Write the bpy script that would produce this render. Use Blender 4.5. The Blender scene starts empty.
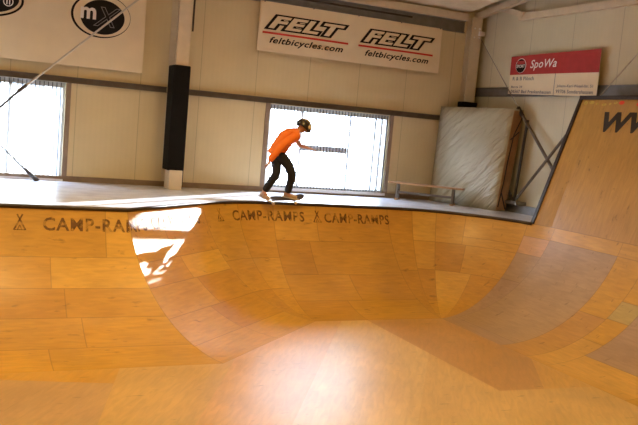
import bpy, bmesh, math, random
from mathutils import Vector, Matrix, noise
random.seed(7)
C = bpy.context.scene.collection
SC = bpy.context.scene
PI = math.pi
DZ = 1.75                       # everything is laid out with the deck at z = 0, then lifted by this

# ------------------------------------------------------------------ camera
F_PX, ROLL, PITCH, YAW = 800.0, math.radians(5.0), math.radians(5.8), math.radians(25.0)
cd = bpy.data.cameras.new('camera'); cam = bpy.data.objects.new('camera', cd); C.objects.link(cam)
cd.sensor_width = 36.0; cd.lens = F_PX / 638.0 * 36.0; cd.clip_start = 0.05
def cam_matrix():
    cr, sr, cp, sp, cy, sy = math.cos(ROLL), math.sin(ROLL), math.cos(PITCH), math.sin(PITCH), math.cos(YAW), math.sin(YAW)
    Ry = Matrix(((cy, -sy, 0), (sy, cy, 0), (0, 0, 1))); B = Matrix(((1, 0, 0), (0, 0, -1), (0, 1, 0)))
    Rp = Matrix(((1, 0, 0), (0, cp, -sp), (0, sp, cp))); Rr = Matrix(((cr, -sr, 0), (sr, cr, 0), (0, 0, 1)))
    M = Rr @ Rp @ B @ Ry                         # world -> right, down, forward
    right, down, fwd = M[0], M[1], M[2]
    R = Matrix((right, -down, -fwd)).transposed()
    return Matrix.Translation((0, 0, 1.35)) @ R.to_4x4()
cam.matrix_world = cam_matrix()
SC.camera = cam

# ------------------------------------------------------------------ world, sun, lamps, exposure
w = bpy.data.worlds.new('sky'); SC.world = w; w.use_nodes = True
bg = w.node_tree.nodes['Background']; bg.inputs[0].default_value = (0.80, 0.90, 1.0, 1); bg.inputs[1].default_value = 24.0
sd = bpy.data.lights.new('sun', 'SUN'); sd.energy = 60.0; sd.angle = math.radians(0.5); sd.color = (1.0, 0.97, 0.9)
sun = bpy.data.objects.new('sun', sd); C.objects.link(sun)
SUN_EL = math.radians(15.0)
sdir = Vector((-0.777 * math.cos(SUN_EL), -0.629 * math.cos(SUN_EL), -math.sin(SUN_EL)))
sun.rotation_euler = sdir.to_track_quat('-Z', 'Y').to_euler(); sun.location = (20, 25, 12)
def lamp(x, y, z, power, color, sx, sy, aim=None):
    l = bpy.data.lights.new('hall_light', 'AREA'); l.shape = 'RECTANGLE'; l.size = sx; l.size_y = sy; l.energy = power; l.color = color; l.spread = math.radians(150)
    o = bpy.data.objects.new('hall_light', l); C.objects.link(o); o.location = (x, y, z)
    if aim: o.rotation_euler = (Vector(aim) - Vector((x, y, z))).to_track_quat('-Z', 'Y').to_euler()
    return o
WARM = (1.0, 0.65, 0.23)
for lx, ly in ((0.2, 9.5), (5.0, 10.0), (0.2, 4.5), (5.0, 4.5)):
    lamp(lx, ly, 4.7, 124, WARM, 1.2, 0.4)
def portal(x0, x1, z0, z1):
    l = bpy.data.lights.new('window_portal', 'AREA'); l.shape = 'RECTANGLE'; l.size = x1 - x0; l.size_y = z1 - z0; l.cycles.is_portal = True
    o = bpy.data.objects.new('window_portal', l); C.objects.link(o); o.location = ((x0 + x1) / 2, 15.95, (z0 + z1) / 2); o.rotation_euler = (-PI / 2, 0, 0)
portal(-1.0, 1.9, 0.05, 1.83); portal(5.95, 8.8, 0.1, 1.82)
SC.view_settings.view_transform = 'Standard'; SC.view_settings.look = 'None'; SC.view_settings.gamma = 1.0
SC.view_settings.use_curve_mapping = False; SC.view_settings.exposure = 0.0
SC.cycles.use_denoising = True; SC.cycles.max_bounces = 8; SC.cycles.diffuse_bounces = 5; SC.cycles.transparent_max_bounces = 12
SC.cycles.sample_clamp_indirect = 8.0; SC.cycles.caustics_reflective = False; SC.cycles.caustics_refractive = False

# ------------------------------------------------------------------ materials
def nt(name):
    m = bpy.data.materials.new(name); m.use_nodes = True
    t = m.node_tree; return m, t, t.nodes['Principled BSDF']
def N(t, kind, **kw):
    n = t.nodes.new(kind)
    for k, v in kw.items():
        if hasattr(n, k): setattr(n, k, v)
        else: n.inputs[k.replace('_', ' ')].default_value = v
    return n
def mul_color(t, a_sock, fac_sock):
    n = t.nodes.new('ShaderNodeMix'); n.data_type = 'RGBA'; n.blend_type = 'MULTIPLY'; n.inputs[0].default_value = 1.0
    t.links.new(a_sock, n.inputs[6]); t.links.new(fac_sock, n.inputs[7]); return n.outputs[2]
def M(name, col, rough=0.6, metal=0.0, vary=0.12, scale=6.0, stretch=(1, 1, 1), coat=0.0, bump=0.0, spec=None):
    """plain procedural material: base colour broken up by noise"""
    m, t, b = nt(name)
    tc = N(t, 'ShaderNodeTexCoord'); mp = N(t, 'ShaderNodeMapping'); mp.inputs['Scale'].default_value = stretch
    t.links.new(tc.outputs['Object'], mp.inputs[0])
    nz = N(t, 'ShaderNodeTexNoise'); nz.inputs['Scale'].default_value = scale; nz.inputs['Detail'].default_value = 5
    t.links.new(mp.outputs[0], nz.inputs['Vector'])
    cr = N(t, 'ShaderNodeValToRGB'); e = cr.color_ramp.elements
    e[0].position = 0.3; e[1].position = 0.7
    e[0].color = tuple(c * (1 - vary) for c in col) + (1,); e[1].color = tuple(min(1, c * (1 + vary)) for c in col) + (1,)
    t.links.new(nz.outputs[0], cr.inputs[0]); t.links.new(cr.outputs[0], b.inputs['Base Color'])
    b.inputs['Roughness'].default_value = rough; b.inputs['Metallic'].default_value = metal
    b.inputs['Coat Weight'].default_value = coat; b.inputs['Coat Roughness'].default_value = 0.3
    if spec is not None: b.inputs['Specular IOR Level'].default_value = spec
    if bump:
        bp = N(t, 'ShaderNodeBump'); bp.inputs['Strength'].default_value = bump; bp.inputs['Distance'].default_value = 0.02
        t.links.new(nz.outputs[0], bp.inputs['Height']); t.links.new(bp.outputs[0], b.inputs['Normal'])
    return m

def plywood(name, coat):
    m, t, b = nt(name)
    at = N(t, 'ShaderNodeVertexColor'); at.layer_name = 'tint'
    tc = N(t, 'ShaderNodeTexCoord')
    u1 = N(t, 'ShaderNodeUVMap'); u1.uv_map = 'low'; u2 = N(t, 'ShaderNodeUVMap'); u2.uv_map = 'high'
    mp = N(t, 'ShaderNodeMapping'); mp.inputs['Scale'].default_value = (1.2, 7.0, 1.0); t.links.new(u1.outputs[0], mp.inputs[0])
    g = N(t, 'ShaderNodeTexNoise'); g.inputs['Scale'].default_value = 2.5; g.inputs['Detail'].default_value = 6; g.inputs['Distortion'].default_value = 0.8
    t.links.new(mp.outputs[0], g.inputs['Vector'])
    r1 = N(t, 'ShaderNodeMapRange'); r1.inputs[1].default_value = 0.3; r1.inputs[2].default_value = 0.7; r1.inputs[3].default_value = 0.86; r1.inputs[4].default_value = 1.08
    t.links.new(g.outputs[0], r1.inputs[0])
    c1 = mul_color(t, at.outputs[0], r1.outputs[0])
    # wear blotches
    b1 = N(t, 'ShaderNodeTexNoise'); b1.inputs['Scale'].default_value = 1.1; b1.inputs['Detail'].default_value = 4; t.links.new(tc.outputs['Object'], b1.inputs['Vector'])
    r2 = N(t, 'ShaderNodeMapRange'); r2.inputs[1].default_value = 0.35; r2.inputs[2].default_value = 0.65; r2.inputs[3].default_value = 0.90; r2.inputs[4].default_value = 1.06
    t.links.new(b1.outputs[0], r2.inputs[0]); c2 = mul_color(t, c1, r2.outputs[0])
    # dark scuffs
    mp2 = N(t, 'ShaderNodeMapping'); mp2.inputs['Scale'].default_value = (1.0, 3.0, 2.0); mp2.inputs['Rotation'].default_value = (0, 0, 0.6); t.links.new(tc.outputs['Object'], mp2.inputs[0])
    b2 = N(t, 'ShaderNodeTexNoise'); b2.inputs['Scale'].default_value = 4.0; b2.inputs['Detail'].default_value = 3; t.links.new(mp2.outputs[0], b2.inputs['Vector'])
    r3 = N(t, 'ShaderNodeMapRange'); r3.inputs[1].default_value = 0.66; r3.inputs[2].default_value = 0.76; r3.inputs[3].default_value = 1.0; r3.inputs[4].default_value = 0.55
    t.links.new(b2.outputs[0], r3.inputs[0]); c3 = mul_color(t, c2, r3.outputs[0])
    # sheet joints
    def mn(a, bb):
        n = N(t, 'ShaderNodeMath'); n.operation = 'MINIMUM'; t.links.new(a, n.inputs[0]); t.links.new(bb, n.inputs[1]); return n.outputs[0]
    s1 = N(t, 'ShaderNodeSeparateXYZ'); s2 = N(t, 'ShaderNodeSeparateXYZ'); t.links.new(u1.outputs[0], s1.inputs[0]); t.links.new(u2.outputs[0], s2.inputs[0])
    e = mn(mn(s1.outputs[0], s1.outputs[1]), mn(s2.outputs[0], s2.outputs[1]))
    r4 = N(t, 'ShaderNodeMapRange'); r4.inputs[1].default_value = 0.003; r4.inputs[2].default_value = 0.009; r4.inputs[3].default_value = 0.66; r4.inputs[4].default_value = 1.0
    t.links.new(e, r4.inputs[0]); c4 = mul_color(t, c3, r4.outputs[0])
    t.links.new(c4, b.inputs['Base Color'])
    r5 = N(t, 'ShaderNodeMapRange'); r5.inputs[3].default_value = 0.36; r5.inputs[4].default_value = 0.46; t.links.new(b1.outputs[0], r5.inputs[0]); t.links.new(r5.outputs[0], b.inputs['Roughness'])
    b.inputs['Specular IOR Level'].default_value = 0.5; b.inputs['Coat Weight'].default_value = coat; b.inputs['Coat Roughness'].default_value = 0.34
    return m

def wall_mat(name, col, axis, pitch):
    """sandwich panels: a dark joint every `pitch` metres along one axis, faint lines between"""
    m, t, b = nt(name)
    tc = N(t, 'ShaderNodeTexCoord'); s = N(t, 'ShaderNodeSeparateXYZ'); t.links.new(tc.outputs['Object'], s.inputs[0])
    a = N(t, 'ShaderNodeMath'); a.operation = 'MULTIPLY_ADD'; a.inputs[1].default_value = 1 / pitch[0]; a.inputs[2].default_value = pitch[1]
    t.links.new(s.outputs[axis], a.inputs[0])
    f = N(t, 'ShaderNodeMath'); f.operation = 'FRACT'; t.links.new(a.outputs[0], f.inputs[0])
    r = N(t, 'ShaderNodeMapRange'); r.inputs[1].default_value = 0.0; r.inputs[2].default_value = 0.013; r.inputs[3].default_value = 0.5; r.inputs[4].default_value = 1.0
    t.links.new(f.outputs[0], r.inputs[0])
    wv = N(t, 'ShaderNodeMath'); wv.operation = 'SINE'; wm = N(t, 'ShaderNodeMath'); wm.operation = 'MULTIPLY'; wm.inputs[1].default_value = 62.8
    t.links.new(s.outputs[axis], wm.inputs[0]); t.links.new(wm.outputs[0], wv.inputs[0])
    wr = N(t, 'ShaderNodeMapRange'); wr.inputs[1].default_value = -1; wr.inputs[2].default_value = 1; wr.inputs[3].default_value = 0.985; wr.inputs[4].default_value = 1.0
    t.links.new(wv.outputs[0], wr.inputs[0])
    nz = N(t, 'ShaderNodeTexNoise'); nz.inputs['Scale'].default_value = 1.3; nz.inputs['Detail'].default_value = 5; t.links.new(tc.outputs['Object'], nz.inputs['Vector'])
    nr = N(t, 'ShaderNodeMapRange'); nr.inputs[1].default_value = 0.3; nr.inputs[2].default_value = 0.7; nr.inputs[3].default_value = 0.93; nr.inputs[4].default_value = 1.03
    t.links.new(nz.outputs[0], nr.inputs[0])
    rgb = N(t, 'ShaderNodeRGB'); rgb.outputs[0].default_value = col + (1,)
    c = mul_color(t, mul_color(t, mul_color(t, rgb.outputs[0], r.outputs[0]), nr.outputs[0]), wr.outputs[0])
    t.links.new(c, b.inputs['Base Color']); b.inputs['Roughness'].default_value = 0.5
    return m

def worn_paint(name, col, keep=0.5):
    m, t, b = nt(name)
    b.inputs['Base Color'].default_value = col + (1,); b.inputs['Roughness'].default_value = 0.6
    tc = N(t, 'ShaderNodeTexCoord'); nz = N(t, 'ShaderNodeTexNoise'); nz.inputs['Scale'].default_value = 9; nz.inputs['Detail'].default_value = 5
    t.links.new(tc.outputs['Object'], nz.inputs['Vector'])
    r = N(t, 'ShaderNodeMapRange'); r.inputs[1].default_value = keep; r.inputs[2].default_value = keep + 0.15; r.inputs[3].default_value = 0.85; r.inputs[4].default_value = 0.25
    t.links.new(nz.outputs[0], r.inputs[0]); t.links.new(r.outputs[0], b.inputs['Alpha'])
    return m

def sheet_mat(name, clear, col):
    """clear ribbed plastic: mostly see-through, a little milky"""
    m = bpy.data.materials.new(name); m.use_nodes = True; t = m.node_tree; t.nodes.clear()
    o = N(t, 'ShaderNodeOutputMaterial'); tr = N(t, 'ShaderNodeBsdfTransparent'); tl = N(t, 'ShaderNodeBsdfTranslucent'); gl = N(t, 'ShaderNodeBsdfGlossy')
    tc = N(t, 'ShaderNodeTexCoord'); nz = N(t, 'ShaderNodeTexNoise'); nz.inputs['Scale'].default_value = 3; t.links.new(tc.outputs['Object'], nz.inputs['Vector'])
    r = N(t, 'ShaderNodeMapRange'); r.inputs[3].default_value = 1 - clear - 0.04; r.inputs[4].default_value = 1 - clear + 0.04; t.links.new(nz.outputs[0], r.inputs[0])
    tr.inputs[0].default_value = col + (1,); tl.inputs[0].default_value = col + (1,); gl.inputs['Roughness'].default_value = 0.15
    mx = N(t, 'ShaderNodeMixShader'); t.links.new(r.outputs[0], mx.inputs[0]); t.links.new(tr.outputs[0], mx.inputs[1]); t.links.new(tl.outputs[0], mx.inputs[2])
    m2 = N(t, 'ShaderNodeMixShader'); m2.inputs[0].default_value = 0.04; t.links.new(mx.outputs[0], m2.inputs[1]); t.links.new(gl.outputs[0], m2.inputs[2])
    t.links.new(m2.outputs[0], o.inputs[0]); return m

m_ply = plywood('varnished_plywood', 0.4); m_plyflat = plywood('polished_floor_plywood', 0.9); m_plydull = plywood('dull_plywood', 0.0)
m_deck = M('daylit_grey_deck_paint', (0.58, 0.62, 0.72), 0.25, vary=0.12, scale=3)  # grey paint, with bluish window daylight mixed into the base colour
m_cream = wall_mat('cream_panel_back', (0.69, 0.57, 0.33), 0, (1.17, 0.214))
m_cream_r = wall_mat('cream_panel_side', (0.66, 0.61, 0.44), 1, (1.27, 0.135))
m_bouncecut = M('bounce_cutting_brown', (0.30, 0.21, 0.13), 0.7)  # unseen left and front walls, darkened from cream to cut bounced light
m_ceil = M('cream_ceiling_sheet', (0.90, 0.80, 0.60), 0.6, vary=0.05)
m_concrete = M('concrete', (0.35, 0.33, 0.3), 0.8)
m_girt = M('dark_grey_steel', (0.16, 0.14, 0.12), 0.5, metal=0.3)
m_purlin = M('galvanised_steel', (0.22, 0.22, 0.22), 0.45, metal=0.5)
m_post = M('cream_steel_paint', (0.68, 0.58, 0.42), 0.5, vary=0.06)
m_pad = M('black_foam_pad', (0.009, 0.008, 0.007), 0.85, spec=0.15)
m_black = M('black_steel', (0.03, 0.025, 0.022), 0.45)
m_rod = M('light_steel_rod', (0.55, 0.50, 0.42), 0.4, metal=0.4)
m_rodgrey = M('grey_steel_rod', (0.30, 0.27, 0.22), 0.5)
m_coping = M('dark_steel_pipe', (0.07, 0.06, 0.055), 0.35, metal=0.7)
m_blackply = M('black_painted_edge', (0.03, 0.022, 0.018), 0.55)
m_rawply = M('raw_plywood_back', (0.45, 0.32, 0.18), 0.8)
m_stencil = worn_paint('worn_brown_stencil_paint', (0.16, 0.075, 0.02), 0.45)
m_blackpaint = M('black_lettering_paint', (0.02, 0.017, 0.015), 0.55)
m_banner = M('white_banner_vinyl', (0.80, 0.68, 0.47), 0.5, vary=0.04, scale=2.5)
m_bred = M('red_print', (0.62, 0.045, 0.03), 0.5, vary=0.08)
m_bred2 = M('red_banner_print', (0.40, 0.028, 0.028), 0.42, vary=0.1)
m_bblack = M('black_print', (0.009, 0.008, 0.009), 0.6, spec=0.2)
m_bgrey = M('grey_print', (0.20, 0.19, 0.20), 0.5)
m_bwhite = M('white_print', (0.85, 0.82, 0.78), 0.5, vary=0.03)
m_frame = M('pale_window_frame', (0.62, 0.66, 0.70), 0.45, vary=0.05)
m_sill = M('white_sill', (0.75, 0.74, 0.72), 0.4, vary=0.05)
m_jamb = M('brown_grey_reveal', (0.28, 0.21, 0.15), 0.6)
m_veil = sheet_mat('milky_ribbed_plastic', 0.945, (0.97, 0.98, 1.0))
m_poly = sheet_mat('window_glass', 0.96, (0.95, 0.97, 1.0))
m_rib = sheet_mat('plastic_rib', 0.06, (0.085, 0.095, 0.11))
m_mat = None
m_matside = M('brown_mat_side', (0.35, 0.20, 0.10), 0.7)
m_bench = M('brown_bench_board', (0.40, 0.22, 0.10), 0.45, stretch=(1, 8, 1))
m_skirting = M('brown_skirting', (0.24, 0.17, 0.11), 0.6)
m_ground = M('pale_paving', (0.6, 0.6, 0.6), 0.9)
m_outwall = M('pale_blue_render', (0.045, 0.052, 0.075), 0.9)

# ------------------------------------------------------------------ helpers
def tag(o, label=None, cat=None, group=None, kind=None):
    if label: o['label'] = label
    if cat: o['category'] = cat
    if group: o['group'] = group
    if kind: o['kind'] = kind
    return o
def thing(name, loc, label, cat, group=None):
    o = bpy.data.objects.new(name, None); C.objects.link(o); o.location = loc; o.empty_display_size = 0.1
    o['org'] = tuple(loc)
    return tag(o, label, cat, group)
def link(name, me, mat, parent=None, smooth=False):
    """mesh given in room coordinates; shifted so that it sits under its thing"""
    mats = mat if isinstance(mat, (list, tuple)) else [mat]
    for mm in mats: me.materials.append(mm)
    if smooth:
        for p in me.polygons: p.use_smooth = True
    o = bpy.data.objects.new(name, me); C.objects.link(o)
    org = Vector((0, 0, 0))
    if parent is not None:
        org = Vector(parent['org']); o.parent = parent
    o['org'] = tuple(org)
    if org.length: me.transform(Matrix.Translation(-org))
    return o
def obj(name, bm, mat, parent=None, smooth=False):
    me = bpy.data.meshes.new(name); bmesh.ops.recalc_face_normals(bm, faces=bm.faces[:]); bm.to_mesh(me); bm.free()
    return link(name, me, mat, parent, smooth)
def top(name, bm, mat, loc, label=None, cat=None, group=None, kind=None, smooth=False):
    """a top-level thing that is one mesh, with its origin at loc"""
    o = obj(name, bm, mat, None, smooth); l = Vector(loc)
    o.data.transform(Matrix.Translation(-l)); o.location = l; o['org'] = tuple(l)
    return tag(o, label, cat, group, kind)
def struct(name, bm, mat, parent=None, smooth=False):
    o = obj(name, bm, mat, parent, smooth)
    if parent is None: o['kind'] = 'structure'
    return o
def box(bm, x0, x1, y0, y1, z0, z1, bev=0.0):
    r = bmesh.ops.create_cube(bm, size=1.0); vs = r['verts']
    bmesh.ops.scale(bm, vec=(x1 - x0, y1 - y0, z1 - z0), verts=vs); bmesh.ops.translate(bm, vec=((x0 + x1) / 2, (y0 + y1) / 2, (z0 + z1) / 2), verts=vs)
    if bev:
        es = list({e for v in vs for e in v.link_edges}); bmesh.ops.bevel(bm, geom=es, offset=bev, segments=2, affect='EDGES', profile=0.5)
def bxm(*a, **k):
    bm = bmesh.new(); box(bm, *a, **k); return bm
def tube(bm, pts, r, seg=8, cap=True):
    pts = [Vector(p) for p in pts]; rings = []
    rr = r if isinstance(r, (list, tuple)) else [r] * len(pts)
    for i, p in enumerate(pts):
        d = (pts[min(i + 1, len(pts) - 1)] - pts[max(i - 1, 0)]).normalized()
        a = d.orthogonal().normalized() if i == 0 else (rings_a - d * rings_a.dot(d)).normalized()
        rings_a = a; b = d.cross(a)
        rings.append([bm.verts.new(p + (a * math.cos(2 * PI * k / seg) + b * math.sin(2 * PI * k / seg)) * rr[i]) for k in range(seg)])
    for i in range(len(rings) - 1):
        for k in range(seg): bm.faces.new((rings[i][k], rings[i][(k + 1) % seg], rings[i + 1][(k + 1) % seg], rings[i + 1][k]))
    if cap: bm.faces.new(rings[0][::-1]); bm.faces.new(rings[-1])
def tb(pts, r, seg=8):
    bm = bmesh.new(); tube(bm, pts, r, seg); return bm
def beam(bm, a, b, wd, ht, up=(0, 0, 1)):
    """rectangular bar from a to b"""
    a, b, up = Vector(a), Vector(b), Vector(up); d = (b - a).normalized(); s = d.cross(up).normalized(); u = s.cross(d)
    vs = [bm.verts.new(p + s * i * wd / 2 + u * j * ht / 2) for p in (a, b) for i, j in ((-1, -1), (1, -1), (1, 1), (-1, 1))]
    for f in ((0, 1, 2, 3), (7, 6, 5, 4), (0, 4, 5, 1), (1, 5, 6, 2), (2, 6, 7, 3), (3, 7, 4, 0)): bm.faces.new([vs[k] for k in f])
def bmb(*a, **k):
    bm = bmesh.new(); beam(bm, *a, **k); return bm
def font_mesh(text, size=1.0, shear=0.0, offset=0.0, spacing=1.0):
    """filled outline of a word as a flat mesh in x/y, baseline at 0"""
    cu = bpy.data.curves.new('word', 'FONT'); cu.body = text; cu.size = size; cu.shear = shear; cu.offset = offset; cu.space_character = spacing; cu.resolution_u = 3
    o = bpy.data.objects.new('word', cu); C.objects.link(o); bpy.context.view_layer.update()
    me = bpy.data.meshes.new_from_object(o.evaluated_get(bpy.context.evaluated_depsgraph_get()))
    bpy.data.objects.remove(o); bpy.data.curves.remove(cu)
    return me
def fit(me, x0, x1, y0, y1, ref=None):
    """stretch a flat mesh to a rectangle (extent taken from ref when given)"""
    src = ref or [v.co.copy() for v in me.vertices]
    ax, bx = min(v.x for v in src), max(v.x for v in src); ay, by = min(v.y for v in src), max(v.y for v in src)
    for v in me.vertices:
        v.co.x = x0 + (v.co.x - ax) / (bx - ax) * (x1 - x0); v.co.y = y0 + (v.co.y - ay) / (by - ay) * (y1 - y0)
    return src
def remap(me, fn):
    for v in me.vertices: v.co = Vector(fn(v.co.x, v.co.y))
    return me
def subdiv_mesh(me, maxlen):
    bm = bmesh.new(); bm.from_mesh(me)
    for _ in range(3):
        es = [e for e in bm.edges if e.calc_length() > maxlen]
        if not es: break
        bmesh.ops.subdivide_edges(bm, edges=es, cuts=1)
        bmesh.ops.triangulate(bm, faces=[f for f in bm.faces if len(f.verts) > 4])
    bm.to_mesh(me); bm.free(); return me
def ellipse_mesh(cx, cy, rx, ry, inner=None, seg=48, inner_c=None):
    bm = bmesh.new(); o = [bm.verts.new((cx + rx * math.cos(2 * PI * k / seg), cy + ry * math.sin(2 * PI * k / seg), 0)) for k in range(seg)]
    if inner:
        ic = inner_c or (cx, cy)
        i = [bm.verts.new((ic[0] + inner[0] * math.cos(2 * PI * k / seg), ic[1] + inner[1] * math.sin(2 * PI * k / seg), 0)) for k in range(seg)]
        for k in range(seg): bm.faces.new((o[k], o[(k + 1) % seg], i[(k + 1) % seg], i[k]))
    else:
        c = bm.verts.new((cx, cy, 0))
        for k in range(seg): bm.faces.new((o[k], o[(k + 1) % seg], c))
    me = bpy.data.meshes.new('shape'); bm.to_mesh(me); bm.free(); return me
def rect_mesh(x0, x1, y0, y1, nx=1, ny=1):
    bm = bmesh.new(); g = [[bm.verts.new((x0 + (x1 - x0) * i / nx, y0 + (y1 - y0) * j / ny, 0)) for i in range(nx + 1)] for j in range(ny + 1)]
    for j in range(ny):
        for i in range(nx): bm.faces.new((g[j][i], g[j][i + 1], g[j + 1][i + 1], g[j + 1][i]))
    me = bpy.data.meshes.new('shape'); bm.to_mesh(me); bm.free(); return me
def join_meshes(ms):
    bm = bmesh.new()
    for m_ in ms: bm.from_mesh(m_)
    me = bpy.data.meshes.new('joined'); bm.to_mesh(me); bm.free(); return me

# ------------------------------------------------------------------ the hall
XL, XR, YF, YB = -6.5, 11.0, -5.0, 15.6
RIDGE_Y = 5.3; EAVE = 4.3; SL = 0.14
def roof_z(y): return EAVE + SL * (YB - y) if y > RIDGE_Y else EAVE + SL * (YB - RIDGE_Y) - SL * (RIDGE_Y - y)
struct('floor', bxm(XL, XR, YF, YB, -DZ - 0.1, -DZ), m_concrete)
W1 = (-1.0, 1.9, 0.04, 1.83); W2 = (5.95, 8.8, 0.10, 1.82)
bm = bmesh.new()
xs = [XL, W1[0], W1[1], W2[0], W2[1], XR + 0.2]
for i in range(5):
    if i == 1: box(bm, xs[i], xs[i + 1], YB, YB + 0.2, -DZ, W1[2]); box(bm, xs[i], xs[i + 1], YB, YB + 0.2, W1[3], EAVE + 0.1)
    elif i == 3: box(bm, xs[i], xs[i + 1], YB, YB + 0.2, -DZ, W2[2]); box(bm, xs[i], xs[i + 1], YB, YB + 0.2, W2[3], EAVE + 0.1)
    else: box(bm, xs[i], xs[i + 1], YB, YB + 0.2, -DZ, EAVE + 0.1)
struct('wall_back', bm, m_cream)
def gable(x0, x1):
    bm = bmesh.new(); pr = [(YF, -DZ), (YB, -DZ), (YB, 7.0), (YF, 7.0)]
    a = [bm.verts.new((x0, y, z)) for y, z in pr]; b = [bm.verts.new((x1, y, z)) for y, z in pr]
    bm.faces.new(a); bm.faces.new(b[::-1])
    for i in range(4): bm.faces.new((a[i], a[(i + 1) % 4], b[(i + 1) % 4], b[i]))
    return bm
struct('wall_right', gable(XR, XR + 0.2), m_cream_r)
struct('wall_left', gable(XL - 0.2, XL), m_bouncecut)
struct('wall_front', bxm(XL, XR, YF - 0.2, YF, -DZ, 7.0), m_bouncecut)
bm = bmesh.new()
def slab(bm, x0, x1, lift=0.0):
    ys = (YB + 0.2, RIDGE_Y, YF - 0.2); lo = [[bm.verts.new((x, y, roof_z(y) + lift)) for y in ys] for x in (x0, x1)]; hi = [[bm.verts.new((x, y, roof_z(y) + lift + 0.12)) for y in ys] for x in (x0, x1)]
    for i in range(2):
        bm.faces.new((lo[0][i], lo[0][i + 1], lo[1][i + 1], lo[1][i])); bm.faces.new((hi[0][i], hi[0][i + 1], hi[1][i + 1], hi[1][i]))
        for k in (0, 1): bm.faces.new((lo[k][i], lo[k][i + 1], hi[k][i + 1], hi[k][i]))
    for i in (0, 2): bm.faces.new((lo[0][i], lo[1][i], hi[1][i], hi[0][i]))
slab(bm, XL, 10.58); struct('ceiling', bm, m_ceil)
bm = bmesh.new(); slab(bm, 10.46, XR + 0.2, 0.45); box(bm, 10.46, XR + 0.2, YB, YB + 0.2, EAVE + 0.1, EAVE + 0.6); box(bm, 10.44, 10.46, RIDGE_Y, YB + 0.2, EAVE + 0.12, 6.6); struct('ceiling_2', bm, m_ceil)
struct('baseboard_back', bxm(XL, 10.0, YB - 0.03, YB, 0.0, 0.10), m_skirting)
struct('trim_1', bxm(10.86, XR, 7.0, YB - 0.03, 0.0, 0.17), m_purlin)

def window(n, W, mull, trans):
    x0, x1, z0, z1 = W; fr = 0.05
    bm = bmesh.new(); y0, y1 = YB + 0.06, YB + 0.14
    box(bm, x0, x0 + fr, y0, y1, z0, z1); box(bm, x1 - fr, x1, y0, y1, z0, z1); box(bm, x0 + fr, x1 - fr, y0, y1, z0, z0 + fr); box(bm, x0 + fr, x1 - fr, y0, y1, z1 - 0.10, z1)
    w = struct('window_%d' % n, bm, m_frame)
    for x in mull: obj('mullion', bxm(x - 0.022, x + 0.022, y0, y1, z0 + fr, z1 - fr), m_frame, w)
    for a, b, z in trans: obj('transom', bxm(a, b, y0, y1, z - 0.065, z + 0.065), m_frame, w)
    obj('pane', bxm(x0 + fr, x1 - fr, YB + 0.10, YB + 0.104, z0 + fr, z1 - fr), m_poly, w)
    obj('clear_sheet', bxm(x0 + 0.005, x1 - 0.005, YB + 0.040, YB + 0.042, z0 + 0.005, z1 - 0.005), m_veil, w)
    bm = bmesh.new(); k = 0; x = x0 + 0.04
    while x < x1 - 0.03:
        box(bm, x - 0.007, x + 0.007, YB + 0.030, YB + 0.036, z0 + 0.01, z1 - 0.01); x += 0.075
    sh = obj('ribbed_sheet', bm, m_rib, w)
    obj('sill', bxm(x0 - 0.02, x1 + 0.02, YB - 0.06, YB + 0.06, z0 - 0.06, z0), m_sill, w)
    for a, b in ((x0 - 0.09, x0), (x1, x1 + 0.09)): obj('side_trim', bxm(a, b, YB - 0.025, YB + 0.02, z0, z1 + 0.02), m_jamb, w)
window(1, W1, (-0.05, 0.95), ())
window(2, W2, (6.72, 7.87, 8.50, 8.66), ((6.75, 7.83, 0.97),))

# outdoors beyond the windows
top('paved_yard', bxm(-40, 60, 16.0, 70, -2.2, -2.05), m_ground, (5, 40, -2.05), kind='structure')
bm = bmesh.new(); box(bm, -6, 2.62, 22.0, 24.0, -2.05, 3.4)
ob = thing('outbuilding', (-1.5, 23, -2.05), 'pale bluish building outside the left window', 'building')
obj('wall', bm, m_outwall, ob); obj('white_door', bxm(1.10, 1.45, 21.96, 22.0, -2.05, 2.3), m_frame, ob); obj('white_door', bxm(2.15, 2.3, 21.96, 22.0, -2.05, 2.3), m_frame, ob)

# wall girts, eaves and gable steel
def z_beam(name, x0, x1, y, z, h, mat, label):
    bm = bmesh.new(); box(bm, x0, x1, y, y + 0.012, z, z + h); box(bm, x0, x1, y - 0.05, y, z + h - 0.012, z + h); box(bm, x0, x1, y - 0.05, y, z, z + 0.012)
    return top(name, bm, mat, ((x0 + x1) / 2, y, z), label, 'beam')
z_beam('wall_girt', XL, 3.775, YB - 0.013, 1.83, 0.11, m_girt, 'dark steel rail across the cream wall above the left window')
z_beam('wall_girt', 4.03, 10.45, YB - 0.013, 1.83, 0.11, m_girt, 'dark steel rail across the cream wall above the window behind the skater')
z_beam('eaves_purlin', XL, 10.5, YB - 0.013, 3.84, 0.26, m_purlin, 'grey steel purlin running along the top of the back wall under the ceiling')
top('eaves_trim', bxm(XL, 10.5, YB - 0.16, YB - 0.07, 4.10, 4.26), m_post, (3, YB - 0.1, 4.1), 'brown-cream eaves beam between grey purlin and cream ceiling', 'beam')
top('cable_conduit', tb([(3.5, YB - 0.20, 3.98), (9.0, YB - 0.20, 3.98)], 0.022), m_black, (6, YB - 0.2, 3.98), 'thin black pipe running above the long white sponsor banner', 'pipe')
def r_beam(name, y0, y1, z, h, mat, label):
    bm = bmesh.new(); box(bm, XR - 0.013, XR - 0.001, y0, y1, z, z + h); box(bm, XR - 0.06, XR - 0.013, y0, y1, z + h - 0.012, z + h); box(bm, XR - 0.06, XR - 0.013, y0, y1, z, z + 0.012)
    return top(name, bm, mat, (XR, (y0 + y1) / 2, z), label, 'beam')
r_beam('wall_girt', 0.0, YB - 0.02, 2.45, 0.20, m_purlin, 'grey steel rail on the right wall behind the red and white banner')
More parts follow.
